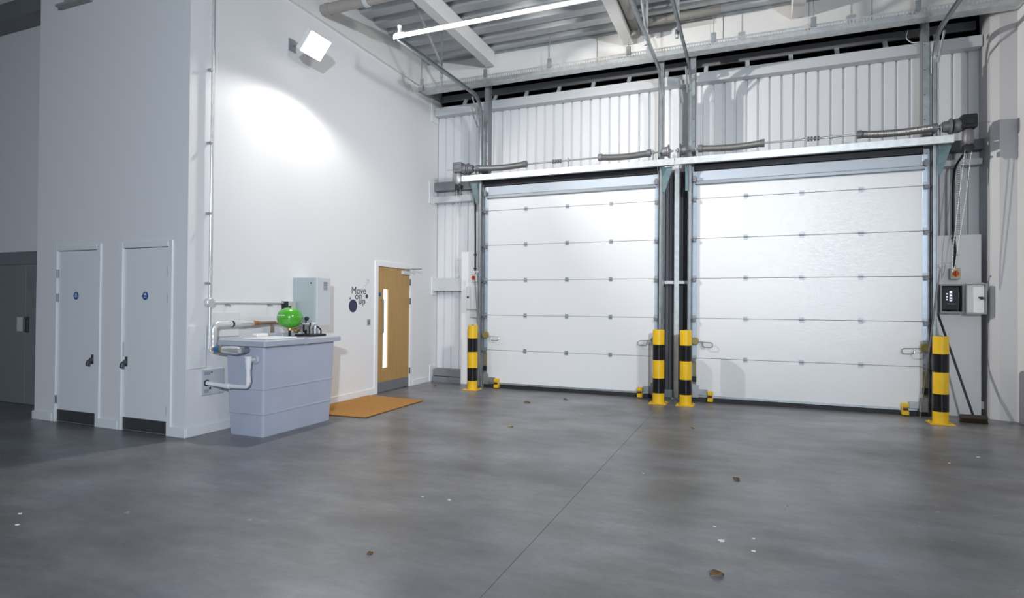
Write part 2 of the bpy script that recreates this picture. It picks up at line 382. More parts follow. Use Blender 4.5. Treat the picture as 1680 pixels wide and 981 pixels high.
rail(0.30, 0.462, 0.10, 0.20, 8.42, 8.60, LGREY, 'foot_rail')
for (y0, y1, z0, z1) in ((0.20, 0.45, 4.88, 5.36), (0.14, 0.44, 3.33, 3.75), (0.26, 0.44, 1.62, 1.97), (0.22, 0.44, 0.0, 0.31)):
    obj('rail_end_plate', box(0.001, 0.02, y0, y1, z0, z1), PGLOSS, wb, bevel=0.003)
obj('eaves_end_plate', MB().prism([(-0.58, 5.37), (-0.30, 5.37), (-0.30, 5.12), (-0.40, 5.17), (-0.58, 5.30)], 'x', 0.001, 0.03), PGLOSS, wb, bevel=0.004)
# fascia over the doors
fa = thing('trim_1', 'white panelled fascia between the roof deck and the cable tray', 'fascia', (4.3, 0.03, 5.36), kind='structure')
fx = [0.0, 1.27, 3.22, 5.17, 7.12, 8.9]
for i in range(5): obj('fascia_panel', box(fx[i]+0.004, fx[i+1]-0.004, 0.0, 0.05, 5.37, 5.95), FASC, fa, bevel=0.002)
obj('fascia_backing', box(0, 8.9, 0.051, 0.07, 5.37, 5.95), GREYST, fa)

# corner column and right wall
colp = [(8.47, 0.46), (8.478, 0.10), (8.562, 0.035), (8.73, 0.0), (8.95, 0.0), (8.95, 0.46)]
struct('column', MB().prism(colp, 'z', 0, 5.95), mat('pale_grey_column', (0.56, 0.56, 0.57), 0.45), 'white steel corner column at the right end of the back wall', 'column', bevel=0.004)
struct('wall_right', box(8.735, 8.95, -16, -0.001, 0, 5.95), PAINT, 'white wall along the right edge of the hall', 'wall')

# ceiling deck
ce = thing('ceiling', 'galvanised corrugated steel roof deck', 'ceiling', (0, 0, 5.87), kind='structure')
PIT = 0.37; Y = 0.0; 
def deck_sheet(y1, nrib, x0, x1):
    pts = []; y = y1
    for k in range(nrib):
        pts += [(y, 5.87), (y-0.19, 5.87), (y-0.225, 5.945), (y-0.335, 5.945)]; y -= PIT
    pts.append((y, 5.87))
    poly = pts+[(y, 5.98), (y1, 5.98)]
    obj('deck_sheet', MB().prism(poly, 'x', x0, x1), DECK, ce)
for k in range(14): deck_sheet(-0.0-k*3*PIT, 3, 0.05 if k < 4 else -8.99, 8.73)
deck_sheet(-0.15-4.29, 1, -8.99, -2.6)
obj('deck_cover', box(-9, 9, -16, 1.3, 5.985, 6.02), GREYST, ce)
obj('deck_edge_angle', MB().box(0.05, 8.73, -0.05, -0.005, 5.845, 5.868), GALVD, ce)
for i, x in enumerate((1.25, 3.67, 6.10)):
    L_ = ('white box beam across the roof deck, nearest the left wall', 'white box beam across the roof deck beside a grey rainwater pipe', 'white box beam whose end shows above the right loading door')[i]
    struct('roof_beam', box(x, x+0.16, -16, -0.052, 5.62, 5.868), BEAM, L_, 'beam', bevel=0.004)

# ================================================================== THINGS
# ------------------------------------------------------------------ sectional doors
def sectional_door(x0, x1, hx, label, first):
    cx = (x0+x1)/2
    d = thing('sectional_door', label, 'door', (cx, 0, 0), 'sectional loading doors in the back wall')
    z = [0.062]+[0.046+0.61*k for k in range(1, 6)]+[3.52]
    for k in range(6):
        g = 0.0025
        sec = MB().prism([(0.0, z[k]+g+0.004), (0.004, z[k]+g), (0.04, z[k]+g), (0.04, z[k+1]-g), (0.004, z[k+1]-g), (0.0, z[k+1]-g-0.004)], 'x', x0, x1)
        obj('door_section', sec, DOORW, d)
    obj('top_panel', box(x0, x1, -0.004, -0.0005, 3.372, 3.515), mat('blue_grey_panel', (0.50, 0.56, 0.63), 0.35), d)
    obj('section_core', box(x0, x1, 0.012, 0.038, 0.06, 3.5), BLACKP, d)
    obj('bottom_seal', box(x0-0.06, x1+0.06, -0.012, 0.05, 0.001, 0.060), BLACK, d)
    obj('bottom_rail', box(x0, x1, -0.006, -0.0005, 0.0645, 0.095), GALVD, d)
    for s, xa, xb in ((-1, x0-0.065, x0-0.001), (1, x1+0.001, x1+0.065)):
        for k in range(6): obj('end_cap', box(xa, xb, -0.006, 0.04, z[k]+0.003, z[k+1]-0.003), CAP, d, bevel=0.002)
        for k in range(1, 6):
            e = MB().box(xa+0.004, xb-0.004, -0.022, -0.0065, z[k]-0.045, z[k]+0.045)
            e.cyl((xa, -0.03, z[k]), (xb, -0.03, z[k]), 0.010, 8)
            h = obj('end_hinge', e, GALVD, d)
            xo = xa-0.035 if s < 0 else xb+0.035
            obj('roller', MB().cyl((xo, -0.045, z[k]-0.02), ((xb-0.01) if s < 0 else (xa+0.01), -0.045, z[k]-0.02), 0.007, 8).box(xa+0.01, xb-0.01, -0.065, -0.023, z[k]-0.05, z[k]-0.005), IRON, h)
        obj('top_roller_bracket', MB().box(xa+0.0, xb-0.002, -0.06, -0.0065, 3.37, 3.42).box(xa+0.01, xb-0.012, -0.08, -0.06, 3.35, 3.44), IRON, d)
    for x in hx:
        for k in range(1, 6):
            e = MB().box(x-0.028, x+0.028, -0.006, -0.0005, z[k]-0.036, z[k]+0.036).cyl((x-0.028, -0.010, z[k]), (x+0.028, -0.010, z[k]), 0.009, 8)
            for q in (-1, 1): e.cyl((x-0.014*q, -0.008, z[k]+0.024*q), (x-0.014*q, -0.0115, z[k]+0.024*q), 0.006, 6)
            obj('hinge', e, GALVD, d)
    obj('top_strut', MB().prism([(-0.045, 3.315), (-0.045, 3.355), (-0.03, 3.365), (-0.0005, 3.365), (-0.0005, 3.305), (-0.03, 3.305)], 'x', x0-0.02, x1+0.02), mat('dull_strut', (0.30, 0.33, 0.36), 0.4, 0.6), d)
    # slack cable devices and slide bolts
    for s in (-1, 1):
        xe_ = x0 if s < 0 else x1
        a = xe_-s*0.045
        p = obj('cable_bracket', MB().box(xe_+s*0.062, xe_-s*0.16, -0.045, -0.0065, 0.10, 0.185).box(xe_+s*0.06, xe_-s*0.04, -0.05, -0.045, 0.06, 0.25), GALVD, d, bevel=0.003)
        b0 = xe_-s*0.165; b1 = xe_-s*0.245
        f = MB().box(b0, b1, -0.10, -0.0065, 0.012, 0.065).box(b0+s*-0.008, b1+s*0.008, -0.085, -0.0065, 0.065, 0.115).box(b0, b1, -0.095, -0.0065, 0.115, 0.165)
        yb = obj('safety_block', f, YEL, d, bevel=0.005)
        obj('block_label', box(b0+s*-0.01, b1+s*0.01, -0.088, -0.0855, 0.075, 0.105), BLACKP, yb)
        zc = 0.92
        t = MB().box(xe_+s*0.06, xe_-s*0.02, -0.06, -0.0065, zc-0.05, zc+0.05).cyl((xe_+s*0.02, -0.075, zc), (xe_+s*0.02, -0.0065, zc), 0.055, 14)
        sb = obj('slide_bolt', t, YELG, d, bevel=0.004)
        hb = MB().tube(smooth_path([(xe_-s*0.02, -0.05, zc-0.01), (xe_-s*0.24, -0.05, zc-0.02), (xe_-s*0.24, -0.06, zc-0.09), (xe_-s*0.10, -0.06, zc-0.09), (xe_-s*0.09, -0.06, zc-0.02)], 0.03, 4), 0.007, 6)
        obj('bolt_handle', hb, STEEL, sb, smooth=True)
        obj('slack_rod', MB().box(xe_+s*0.055, xe_+s*0.008, -0.012, -0.0065, 0.26, 0.60), YELG, d)
        obj('cable_clamp', box(xe_+s*0.06, xe_-s*0.0, -0.05, -0.0125, 0.30, 0.38), BLACKP, d)
        obj('lift_cable', MB().tube([(xe_+s*0.064, -0.055, 0.2), (xe_+s*0.064, -0.055, 1.5), (xe_+s*0.068, -0.07, 3.55)], 0.004, 5), IRON, d)
    return d
sectional_door(1.2935, 4.1665, (1.997, 2.735, 3.473), 'white sectional loading door on the left, next to the oak door', True)
sectional_door(4.8065, 7.7085, (5.498, 6.248, 6.988), 'white sectional loading door on the right, next to the corner column', False)

# ------------------------------------------------------------------ door frames: posts, tracks, gussets, header
def track_mesh(x, s, yv, ztop, rad, yend, zend):
    """C channel swept up the jamb, round the bend and back along the roof; s = +1 opens to the right"""
    path = [(yv, 0.03), (yv, 1.5), (yv, 3.0), (yv, ztop-rad)]
    for k in range(1, 13):
        a = PI/2*k/12; path.append((yv-rad+rad*math.cos(a), ztop-rad+rad*math.sin(a)))
    path.append((yend, zend))
    prof = [(0, -0.03), (0.034, -0.03), (0.034, -0.022), (0.006, -0.022), (0.006, 0.026), (0.034, 0.026), (0.034, 0.032), (0, 0.032)]
    rings = []
    for i, (y, z) in enumerate(path):
        a = path[max(0, i-1)]; b = path[min(len(path)-1, i+1)]; ty, tz = b[0]-a[0], b[1]-a[1]; l = math.hypot(ty, tz); ty /= l; tz /= l
        ny, nz = tz, -ty
        rings.append([(x+s*u, y-ny*v, z-nz*v) for u, v in prof])
    return MB().loft(rings)
def door_track(x, s, pp, label, ends, zend, gw=0.16, hang=True):
    d = thing('door_track', label, 'door track', (pp, 0.0, 0), 'posts and tracks at the loading door jambs')
    obj('post', MB().box(pp-0.04, pp+0.04, 0.06, 0.20, 0, 5.36), GREYST, d)
    obj('post_angle', MB().box(pp-s*0.055, pp+s*0.03, 0.052, 0.0595, 0, 5.05).box(pp-s*0.055, pp-s*0.049, -0.02, 0.052, 0, 4.6), GALVD, d)
    obj('post_cap', MB().box(pp-0.045, pp+0.045, 0.03, 0.205, 5.361, 5.43), GALV, d, bevel=0.006)
    bl = MB()
    for k in range(14): bl.cyl((pp+s*0.015, 0.052, 0.6+k*0.34), (pp+s*0.015, 0.046, 0.6+k*0.34), 0.010, 6)
    obj('post_bolts', bl, IRON, d)['kind'] = 'stuff'
    obj('track_channel', track_mesh(x, s, -0.065, 5.06, 0.34, ends, zend), TRACK, d)
    obj('track_angle', MB().box(x-s*0.012, x-s*0.006, -0.10, 0.05, 0.0, 4.72), TRACK, d)
    obj('gusset', MB().prism([(0.05, 3.60), (-0.16, 3.60), (-0.16, 3.57), (-0.02, 3.20), (0.05, 3.20)], 'x', x-s*0.020, x-s*0.0135).prism([(x-s*0.013, 3.595), (x-s*gw, 3.595), (x-s*gw, 3.56), (x-s*0.05, 3.21), (x-s*0.013, 3.21)], 'y', -0.118, -0.112), GUSS, d)
    obj('track_brace', MB().box(x-s*0.03, x-s*0.016, -0.14, -0.065, 5.0, 5.06).tube([(x-s*0.025, -0.10, 4.72), (x-s*0.025, -0.36, 5.02)], 0.014, 6), GALVD, d)
    if hang:
        obj('track_hanger', MB().box(x-0.035, x-0.03, -1.45, -1.41, zend-0.01, 5.868).box(x-0.03, x, -1.45, -1.445, zend-0.01, 5.868).tube([(x-0.033, -1.43, zend+0.05), (x-0.033, -1.43, zend-0.06)], 0.025, 8), GALVD, d)
        obj('track_hanger', MB().tube([(x-0.03, -1.46, zend+0.15), (x-0.03, -2.4, 5.868)], 0.02, 4), GALVD, d)
door_track(1.155, 1, 1.215, 'post and curved track at the left jamb of the left loading door', -2.70, 5.02)
door_track(4.285, -1, 4.245, 'post and curved track at the right jamb of the left loading door', -2.70, 5.02)
door_track(4.690, 1, 4.730, 'post and curved track at the left jamb of the right loading door', -4.20, 5.05, 0.05)
door_track(7.840, -1, 7.760, 'post and curved track at the right jamb of the right loading door', -4.20, 5.05, 0.16, False)
def header(x0, x1, a, b, label):
    d = thing('header_beam', label, 'beam', ((x0+x1)/2, -0.2, 3.6), 'header beams over the loading doors')
    obj('beam_channel', MB().box(x0, x1, -0.205, -0.196, 3.605, 3.702).box(x0, x1, -0.1955, -0.106, 3.694, 3.702).box(x0, x1, -0.1955, -0.14, 3.605, 3.612), GALV, d)
    obj('header_shade_strip', box(a, b, -0.03, 0.045, 3.53, 3.69), BLACKP, d)  # black strip painted in for the shaded slot under the header
header(0.845, 4.484, 1.185, 4.20, 'galvanised header beam over the left loading door')
header(4.494, 8.01, 4.775, 7.715, 'galvanised header beam over the right loading door')
tb_ = thing('tie_bar', 'white tie bar joining the roof ends of the left door tracks', 'bar', (2.72, -2.72, 5.02))
obj('bar_angle', MB().box(1.125, 4.315, -2.75, -2.744, 4.995, 5.053).box(1.125, 4.315, -2.744, -2.702, 5.054, 5.059), BEAM, tb_)
for x in (1.205, 4.235): obj('track_bumper', MB().lathe([(0.022, 0), (0.022, 0.07), (0.03, 0.075), (0.03, 0.10), (0.012, 0.11)], (x, -2.72, 5.074), 'z', 12).box(x-0.07, x+0.07, -2.74, -2.65, 5.06, 5.074), BEAM, tb_)
lw = thing('loose_wire', 'loose pale wire looping from the right track post under the cable tray', 'wire', (7.62, 0.2, 5.2))
obj('wire_run', MB().tube(smooth_path([(7.60, 0.26, 5.34), (7.56, 0.24, 5.22), (7.64, 0.22, 5.13), (7.719, 0.19, 5.12)], 0.1), 0.006, 6), WHITE, lw, smooth=True)

# strut between the doors
st = thing('steel_strut', 'slim galvanised strut standing between the two loading doors', 'strut', (4.49, 0.1, 0))
obj('upright', MB().box(4.455, 4.525, 0.12, 0.128, 0, 3.60).box(4.455, 4.461, 0.128, 0.19, 0, 3.60), GALV, st)
obj('cross_rail', MB().box(4.30, 4.68, 0.19, 0.20, 1.80, 1.85).box(4.30, 4.68, 0.201, 0.28, 1.84, 1.85), GALV, st)
obj('floor_plate', box(4.42, 4.56, 0.09, 0.22, 0, 0.012), GALVD, st)
dk = thing('shaded_lining', 'ribbed lining sheet behind the slim strut, shade painted in as dark grey', 'lining sheet', (4.49, 0.3, 0))
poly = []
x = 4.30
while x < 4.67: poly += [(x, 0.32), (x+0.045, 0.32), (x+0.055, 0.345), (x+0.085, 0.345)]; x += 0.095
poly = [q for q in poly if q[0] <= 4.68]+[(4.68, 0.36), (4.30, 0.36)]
obj('lining_sheet', MB().prism(poly, 'z', 0.12, 3.60), DARKST, dk)  # shade between the doors is put into this dark colour
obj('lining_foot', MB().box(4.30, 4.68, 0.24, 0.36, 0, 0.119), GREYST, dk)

# ------------------------------------------------------------------ torsion springs
def spring_shaft(x_out, x_in, springs, drums, coupler, bearing, label):
    zc, yc = 3.82, -0.175
    d = thing('torsion_spring_shaft', label, 'spring shaft', ((x_out+x_in)/2, yc, zc), 'torsion spring shafts over the loading doors')
    obj('shaft', MB().cyl((x_out, yc, zc), (x_in, yc, zc), 0.0127, 10), STEEL, d, smooth=True)
    for a, b in springs:
        pts = []; rad = []; n = 150
        for k in range(n+1):
            t = k/n; pts.append((a+(b-a)*t, yc, zc-0.022*math.sin(PI*t))); rad.append(0.047 if k % 2 else 0.052)
        sp = obj('spring', MB().tube(pts, rad, 12), SPRING, d, smooth=True)
        for x in (a, b): obj('winding_cone', MB().lathe([(0.03, -0.03), (0.056, -0.03), (0.058, 0.03), (0.03, 0.03)], (x, yc, zc), 'x', 16), IRON, sp)
    for x, s in drums:
        obj('cable_drum', MB().lathe([(0.02, -0.05*s), (0.062, -0.05*s), (0.070, -0.03*s), (0.075, 0.02*s), (0.10, 0.03*s), (0.105, 0.045*s), (0.02, 0.05*s)], (x, yc, zc), 'x', 24), IRON, d, smooth=True)
    c = coupler
    cp = MB()
    for k in range(4): cp.lathe([(0.013, -0.012), (0.034, -0.012), (0.034, 0.012), (0.013, 0.012)], (c+(k-1.5)*0.042, yc, zc), 'x', 12)
    obj('shaft_coupler', cp, IRON, d)
    for x in bearing:
        b = MB().box(x-0.004, x+0.004, yc-0.03, yc+0.045, 3.703, 3.86).box(x-0.02, x+0.02, yc-0.03, yc+0.045, 3.703, 3.709).lathe([(0.014, -0.015), (0.03, -0.015), (0.03, 0.015), (0.014, 0.015)], (x, yc, zc), 'x', 12)
        obj('bearing_bracket', b, GALVD, d)
    return d
spring_shaft(0.967, 4.47, [(1.17, 2.04), (3.33, 4.10)], [(1.025, -1), (4.36, 1)], 2.60, (1.12, 2.80, 4.16, 4.42), 'torsion spring shaft above the left loading door')
spring_shaft(4.50, 7.993, [(4.86, 5.72), (6.94, 7.80)], [(4.61, -1), (7.935, 1)], 6.38, (4.53, 4.80, 6.60, 7.87), 'torsion spring shaft above the right loading door')

# ------------------------------------------------------------------ operators
def chain(pts, r=0.008):
    P = [Vector(p) for p in pts]; out = []; rad = []
    for i in range(len(P)-1):
        n = max(2, int((P[i+1]-P[i]).length/0.022))
        for k in range(n): out.append(P[i].lerp(P[i+1], k/n)); rad.append(r if len(out) % 2 else r*0.55)
    out.append(P[-1]); rad.append(r); return MB().tube(out, rad, 5)
def operator(xc, s, label, body_m):
    d = thing('door_operator', label, 'motor', (xc, -0.175, 3.82), 'chain operators at the ends of the spring shafts')
    y = -0.175
    obj('gearbox', MB().lathe([(0.03, -0.075), (0.085, -0.07), (0.092, -0.045), (0.092, 0.0), (0.075, 0.03), (0.05, 0.06), (0.02, 0.07)] if s > 0 else [(0.03, 0.075), (0.085, 0.07), (0.092, 0.045), (0.092, 0), (0.075, -0.03), (0.05, -0.06), (0.02, -0.07)], (xc-s*0.09, y, 3.82), 'x', 20), IRON, d, smooth=True)
    obj('motor_housing', MB().box(xc-0.085, xc+0.085, y-0.10, y+0.09, 3.76, 3.94).box(xc-0.06, xc+0.06, y-0.115, y+0.05, 3.80, 3.90), body_m, d, bevel=0.018, seg=2)
    obj('motor_barrel', MB().lathe([(0.045, 3.759-3.52), (0.062, 0.20), (0.062, 0.09), (0.055, 0.06), (0.04, 0.03)], (xc, y-0.02, 3.52), 'z', 18), IRON if s > 0 else GALVD, d, smooth=True)
    obj('chain_wheel', MB().lathe([(0.02, -0.035), (0.06, -0.03), (0.045, 0), (0.06, 0.03), (0.02, 0.035)], (xc, y-0.03, 3.515), 'y', 18).box(xc-0.05, xc+0.05, y-0.055, y+0.05, 3.49, 3.55), BLACKP, d)
    obj('hand_crank_rod', MB().cyl((xc+s*0.086, y, 3.83), (xc+s*0.24, y, 3.835), 0.004, 6), IRON, d)
    zb = 1.95 if s < 0 else 2.1
    if s < 0: cp = chain([(xc-0.035, y-0.03, 3.49), (xc-0.03, y-0.03, zb), (xc, y-0.03, zb-0.06), (xc+0.03, y-0.03, zb), (xc+0.035, y-0.03, 3.49)], 0.005)
    else: cp = chain([(xc-0.035, y-0.03, 3.49), (xc-0.16, y-0.03, 2.25), (xc-0.17, y-0.03, 1.9), (xc-0.14, y-0.03, 2.0), (xc-0.02, y-0.03, 2.9), (xc+0.035, y-0.03, 3.49)], 0.006)
    obj('hand_chain', cp, mat('pale_zinc_chain', (0.42, 0.43, 0.44), 0.45, 0.5), d)
    return d
operator(0.80, -1, 'small chain motor at the left end of the left spring shaft', IRON)
operator(8.16, 1, 'black chain motor at the right end of the right spring shaft', BLACKP)

# ------------------------------------------------------------------ bollards
def bollard(x, y, label, proto=None):
    if proto is None:
        t = thing('bollard', label, 'bollard', (x, y, 0), 'yellow and black bollards guarding the doors')
        r = 0.086
        for a, b, m_ in ((0.010, 0.155, YEL), (0.155, 0.375, BLACKG), (0.375, 0.645, YEL), (0.645, 0.875, BLACKG), (0.875, 1.095, YEL)):
            top = b > 1.0
            prof = [(r, a), (r, b)] if not top else [(r, a), (r, b-0.006), (r-0.006, b), (0.001, b)]
            if not top: prof = [(r, a), (r, b), (0.01, b)]
            rp = [(0.01, a)]+prof
            obj('yellow_band' if m_ is YEL else 'black_band', MB().lathe([(q if q < r-0.001 or m_ is YEL else q+0.0012, h) for q, h in rp], (x, y, 0), 'z', 32), m_, t, smooth=True)
        bp = obj('base_plate', MB().box(x-0.13, x+0.13, y-0.13, y+0.13, 0, 0.0098), YEL, t, bevel=0.002)
        for a in (-1, 1):
            for b in (-1, 1): obj('anchor_bolt', MB().cyl((x+a*0.10, y+b*0.10, 0.0098), (x+a*0.10, y+b*0.10, 0.022), 0.012, 6), YEL, bp)
        obj('lifting_eye', MB().cyl((x, y, 1.095), (x, y, 1.104), 0.022, 10), IRON, t)
        return t
    c = copy_tree(proto, (x, y, 0)); c['label'] = label; return c
B1 = bollard(1.18, -0.36, 'striped bollard in front of the left grey isolator board')
bollard(4.30, -0.44, 'striped bollard at the right jamb of the left loading door', B1)
bollard(4.69, -0.44, 'striped bollard at the left jamb of the right loading door', B1)
bollard(7.79, -0.51, 'striped bollard beside the broom and corner column', B1)

# ------------------------------------------------------------------ boards, control boxes, switches
tag(obj('backing_board', box(0.66, 1.14, 0.215, 0.235, 0.0, 2.41), PAINT, bevel=0.002), 'white backing board behind the left striped bollard', 'board', 'backing boards beside the doors')
tag(obj('backing_board', box(7.88, 8.42, 0.215, 0.235, 0.0, 2.44), PAINT, bevel=0.002), 'white backing board holding the open control box', 'board', 'backing boards beside the doors')
cb = thing('control_box', 'closed pale grey control box on the left backing board', 'control box', (1.0, 0.15, 1.37))
obj('casing', box(0.845, 1.14, 0.06, 0.214, 1.36, 1.77), LGREY, cb, bevel=0.006)
obj('box_door', box(0.85, 1.135, 0.045, 0.0595, 1.365, 1.765), LGREY, cb, bevel=0.004)
obj('lock', MB().cyl((0.885, 0.0445, 1.58), (0.885, 0.030, 1.58), 0.018, 12), BLACKP, cb)
tag(obj('junction_box', box(0.90, 1.12, 0.10, 0.214, 1.215, 1.359), LGREY, bevel=0.006), 'small pale grey box under the closed control box', 'box')
def isolator(x, z, label, face):
    t = thing('isolator_switch', label, 'switch', (x, 0.15, z), 'rotary isolator switches on the boards')
    obj('switch_body', box(x-0.06, x+0.06, 0.13, 0.214, z-0.075, z+0.075), face, t, bevel=0.008, seg=2)
    kn = obj('knob_plate', box(x-0.042, x+0.042, 0.122, 0.1295, z-0.045, z+0.045), YEL if face is BEIGE else WHITE, t, bevel=0.004)
    obj('red_knob', MB().cyl((x, 0.1215, z), (x, 0.095, z), 0.034, 16).box(x-0.012, x+0.012, 0.075, 0.095, z-0.036, z+0.036), REDP, t, bevel=0.003)
isolator(0.955, 1.93, 'isolator switch with a red knob above the closed control box', WHITE)
isolator(8.115, 1.915, 'isolator switch with a red knob above the open control box', BEIGE)
def cable(name, pts, r, label, m_=BLACKP, clips=()):
    t = thing(name, label, 'cable', pts[0])
    obj('cable_run', MB().tube(smooth_path(pts, 0.08), r, 8), m_, t, smooth=True)
    for (x, y, z) in clips: obj('cable_clip', box(x-0.022, x+0.022, y-0.018, 0.214, z-0.012, z+0.012), m_, t)
cable('black_cable', [(0.95, 0.19, 2.006), (0.95, 0.19, 2.6), (0.935, 0.19, 3.45), (1.0, 0.19, 3.58)], 0.016, 'black cable running down to the left isolator switch', clips=((0.95, 0.19, 2.1), (0.95, 0.19, 2.35)))
cable('black_cable', [(8.115, 0.19, 1.991), (8.13, 0.19, 2.2), (8.10, 0.19, 2.55), (8.10, 0.19, 3.1), (8.10, 0.10, 3.35), (8.17, -0.06, 3.50)], 0.015, 'black cable dropping from the black motor to the right isolator switch', clips=((8.128, 0.19, 2.17), (8.108, 0.19, 2.40)))
def slot_strip(x0, x1, z0, z1, label):
    t = thing('slotted_trunking', label, 'trunking', ((x0+x1)/2, 0.25, z0), 'slotted cable trunking beside the doors')
    g = MB().box(x0, x0+0.012, 0.262, 0.285, z0, z1).box(x1-0.012, x1, 0.262, 0.285, z0, z1).box(x0, x1, 0.2855, 0.2935, z0, z1)
    obj('trunking_body', g, LGREY, t)
    q = MB(); n = int((z1-z0)/0.03)
    for k in range(n): q.box(x0+0.0125, x1-0.0125, 0.262, 0.270, z0+k*0.03, z0+k*0.03+0.016)
    obj('slot_bars', q, LGREY, t)['kind'] = 'stuff'
slot_strip(8.145, 8.21, 2.40, 3.42, 'slotted trunking under the black chain motor')
slot_strip(1.02, 1.10, 2.40, 3.30, 'slotted trunking left of the left loading door')

# open control box
ob = thing('control_box', 'open control box with a lit black panel inside', 'control box', (8.05, 0.15, 1.38))
g = MB().box(7.925, 8.19, 0.205, 0.214, 1.385, 1.77)
for a in ((7.925, 7.945, 0.06, 0.205, 1.385, 1.77), (8.17, 8.19, 0.06, 0.205, 1.385, 1.77), (7.945, 8.17, 0.06, 0.205, 1.385, 1.405), (7.945, 8.17, 0.06, 0.205, 1.75, 1.77)): g.box(*a)
obj('casing', g, mat('mid_grey_paint', (0.30, 0.31, 0.31), 0.45), ob)
pn = obj('control_panel', box(7.955, 8.135, 0.10, 0.204, 1.425, 1.735), BLACKP, ob, bevel=0.006)
sc_ = MB().box(8.040, 8.067, 0.0975, 0.0995, 1.545, 1.680)
scr = obj('lit_display', sc_, LED, pn)
for i in range(3):
    z = 1.565+i*0.038
    obj('lit_mark', MB().box(8.003, 8.018, 0.0975, 0.0995, z-0.008, z+0.008), LED, pn)
    obj('display_key', MB().lathe([(0.001, 0), (0.011, 0), (0.011, -0.003), (0.001, -0.003)], (8.0535, 0.0973, z), 'y', 10), mat('key_blue', (0.10, 0.13, 0.25), 0.4), scr)
lt = MB()
for k in range(11): lt.box(8.015+k*0.0085, 8.0205+k*0.0085, 0.0975, 0.0995, 1.505, 1.513)
obj('panel_lettering', lt, mat('pale_print', (0.45, 0.48, 0.55), 0.5), pn)['kind'] = 'stuff'
obj('loose_wire', MB().tube(smooth_path([(8.155, 0.13, 1.72), (8.15, 0.08, 1.60), (8.158, 0.07, 1.5), (8.148, 0.12, 1.42)], 0.05), 0.009, 6).tube([(8.05, 0.14, 1.424), (8.05, 0.14, 1.406)], 0.02, 8), BLACKP, ob)
od = obj('box_door', MB().box(8.20, 8.425, 0.060, 0.066, 1.375, 1.775).box(8.20, 8.212, 0.02, 0.0595, 1.375, 1.775).box(8.413, 8.425, 0.02, 0.0595, 1.375, 1.775).box(8.212, 8.413, 0.02, 0.0595, 1.375, 1.387).box(8.212, 8.413, 0.02, 0.0595, 1.763, 1.775), mat('mid_grey_paint', (0.30, 0.31, 0.31), 0.45), ob)
obj('door_inner_panel', box(8.222, 8.403, 0.054, 0.0595, 1.395, 1.755), WHITE, od)
obj('lock', MB().cyl((8.372, 0.053, 1.585), (8.372, 0.02, 1.585), 0.02, 12).box(8.340, 8.372, 0.03, 0.05, 1.588, 1.602), BLACKP, od)

# ------------------------------------------------------------------ broom and pull poles
br = thing('broom', 'black handled broom leaning behind the right striped bollard', 'broom', (8.18, -0.28, 0))
obj('handle', MB().tube([(8.19, -0.27, 0.10), (7.89, 0.03, 1.38)], 0.014, 10), BLACKP, br, smooth=True)
obj('brush_head', MB().prism([(-0.315, 0.055), (-0.245, 0.055), (-0.255, 0.10), (-0.305, 0.10)], 'x', 8.055, 8.335), mat('dark_brush_block', (0.05, 0.035, 0.02), 0.6), br, bevel=0.004)
bq = MB()
for i in range(22):
    for j in range(3):
        x = 8.062+i*0.0126; y = -0.305+j*0.025; bq.tube([(x, y, 0.055), (x+(i-10.5)*0.0006, y+(j-1)*0.006, 0.0)], [0.0062, 0.0045], 4)
obj('bristles', bq, BRUSH, br)['kind'] = 'stuff'
pp = thing('pull_pole', 'thin grey hook pole leaning at the right loading door jamb', 'pole', (7.62, -0.12, 0.0), 'hook poles leaning by the doors')
obj('pole_shaft', MB().tube([(7.655, -0.16, 0.0), (7.70, -0.15, 0.42)], 0.006, 8).tube([(7.70, -0.15, 0.42), (7.885, -0.115, 2.0)], 0.0095, 8), IRON, pp, smooth=True)
obj('pole_hook', MB().tube(smooth_path([(7.84, -0.12, 2.03), (7.885, -0.115, 2.025), (7.94, -0.115, 2.05), (8.01, -0.115, 2.045)], 0.02), 0.009, 8).tube([(7.885, -0.115, 1.96), (7.885, -0.115, 2.03)], 0.010, 8), GALV, pp)
pp = thing('pull_pole', 'thin grey hook pole leaning beside the closed control box', 'pole', (1.2, -0.14, 0.0), 'hook poles leaning by the doors')
obj('pole_shaft', MB().tube([(1.265, -0.16, 0.0), (1.10, -0.13, 2.0)], 0.009, 8), mat('brown_grey_steel', (0.20, 0.19, 0.17), 0.5, 0.4), pp, smooth=True)
obj('pole_hook', MB().tube([(1.02, -0.13, 2.02), (1.17, -0.13, 2.02)], 0.010, 8).tube([(1.10, -0.13, 1.95), (1.10, -0.13, 2.03)], 0.009, 8), GALV, pp)

# ------------------------------------------------------------------ cable tray
tr = thing('cable_tray', 'perforated galvanised cable tray hung above both loading doors', 'cable tray', (4.2, -0.25, 5.28))
obj('tray_side', MB().box(0.04, 8.72, -0.25, -0.246, 5.275, 5.335).box(0.04, 8.72, -0.25, -0.246, 5.385, 5.405).box(0.04, 8.72, -0.246, -0.06, 5.275, 5.279), GALV, tr)
q = MB()
for k in range(216): q.box(0.05+k*0.04, 0.05+k*0.04+0.018, -0.25, -0.246, 5.335, 5.385)
obj('tray_slot_bars', q, GALV, tr)['kind'] = 'stuff'
for x in (0.07, 1.33, 2.49, 3.79, 5.05, 6.37, 7.60):
    h = obj('hanger_rod', MB().cyl((x, -0.265, 5.40), (x, -0.265, 5.866), 0.006, 6), GALVD, tr)
    obj('hanger_clip', MB().box(x-0.035, x+0.035, -0.272, -0.2505, 5.36, 5.50), GALVD, h, bevel=0.003)
obj('tray_end_clamp', MB().box(0.0, 0.10, -0.31, -0.275, 5.27, 5.37), LGREY, tr)

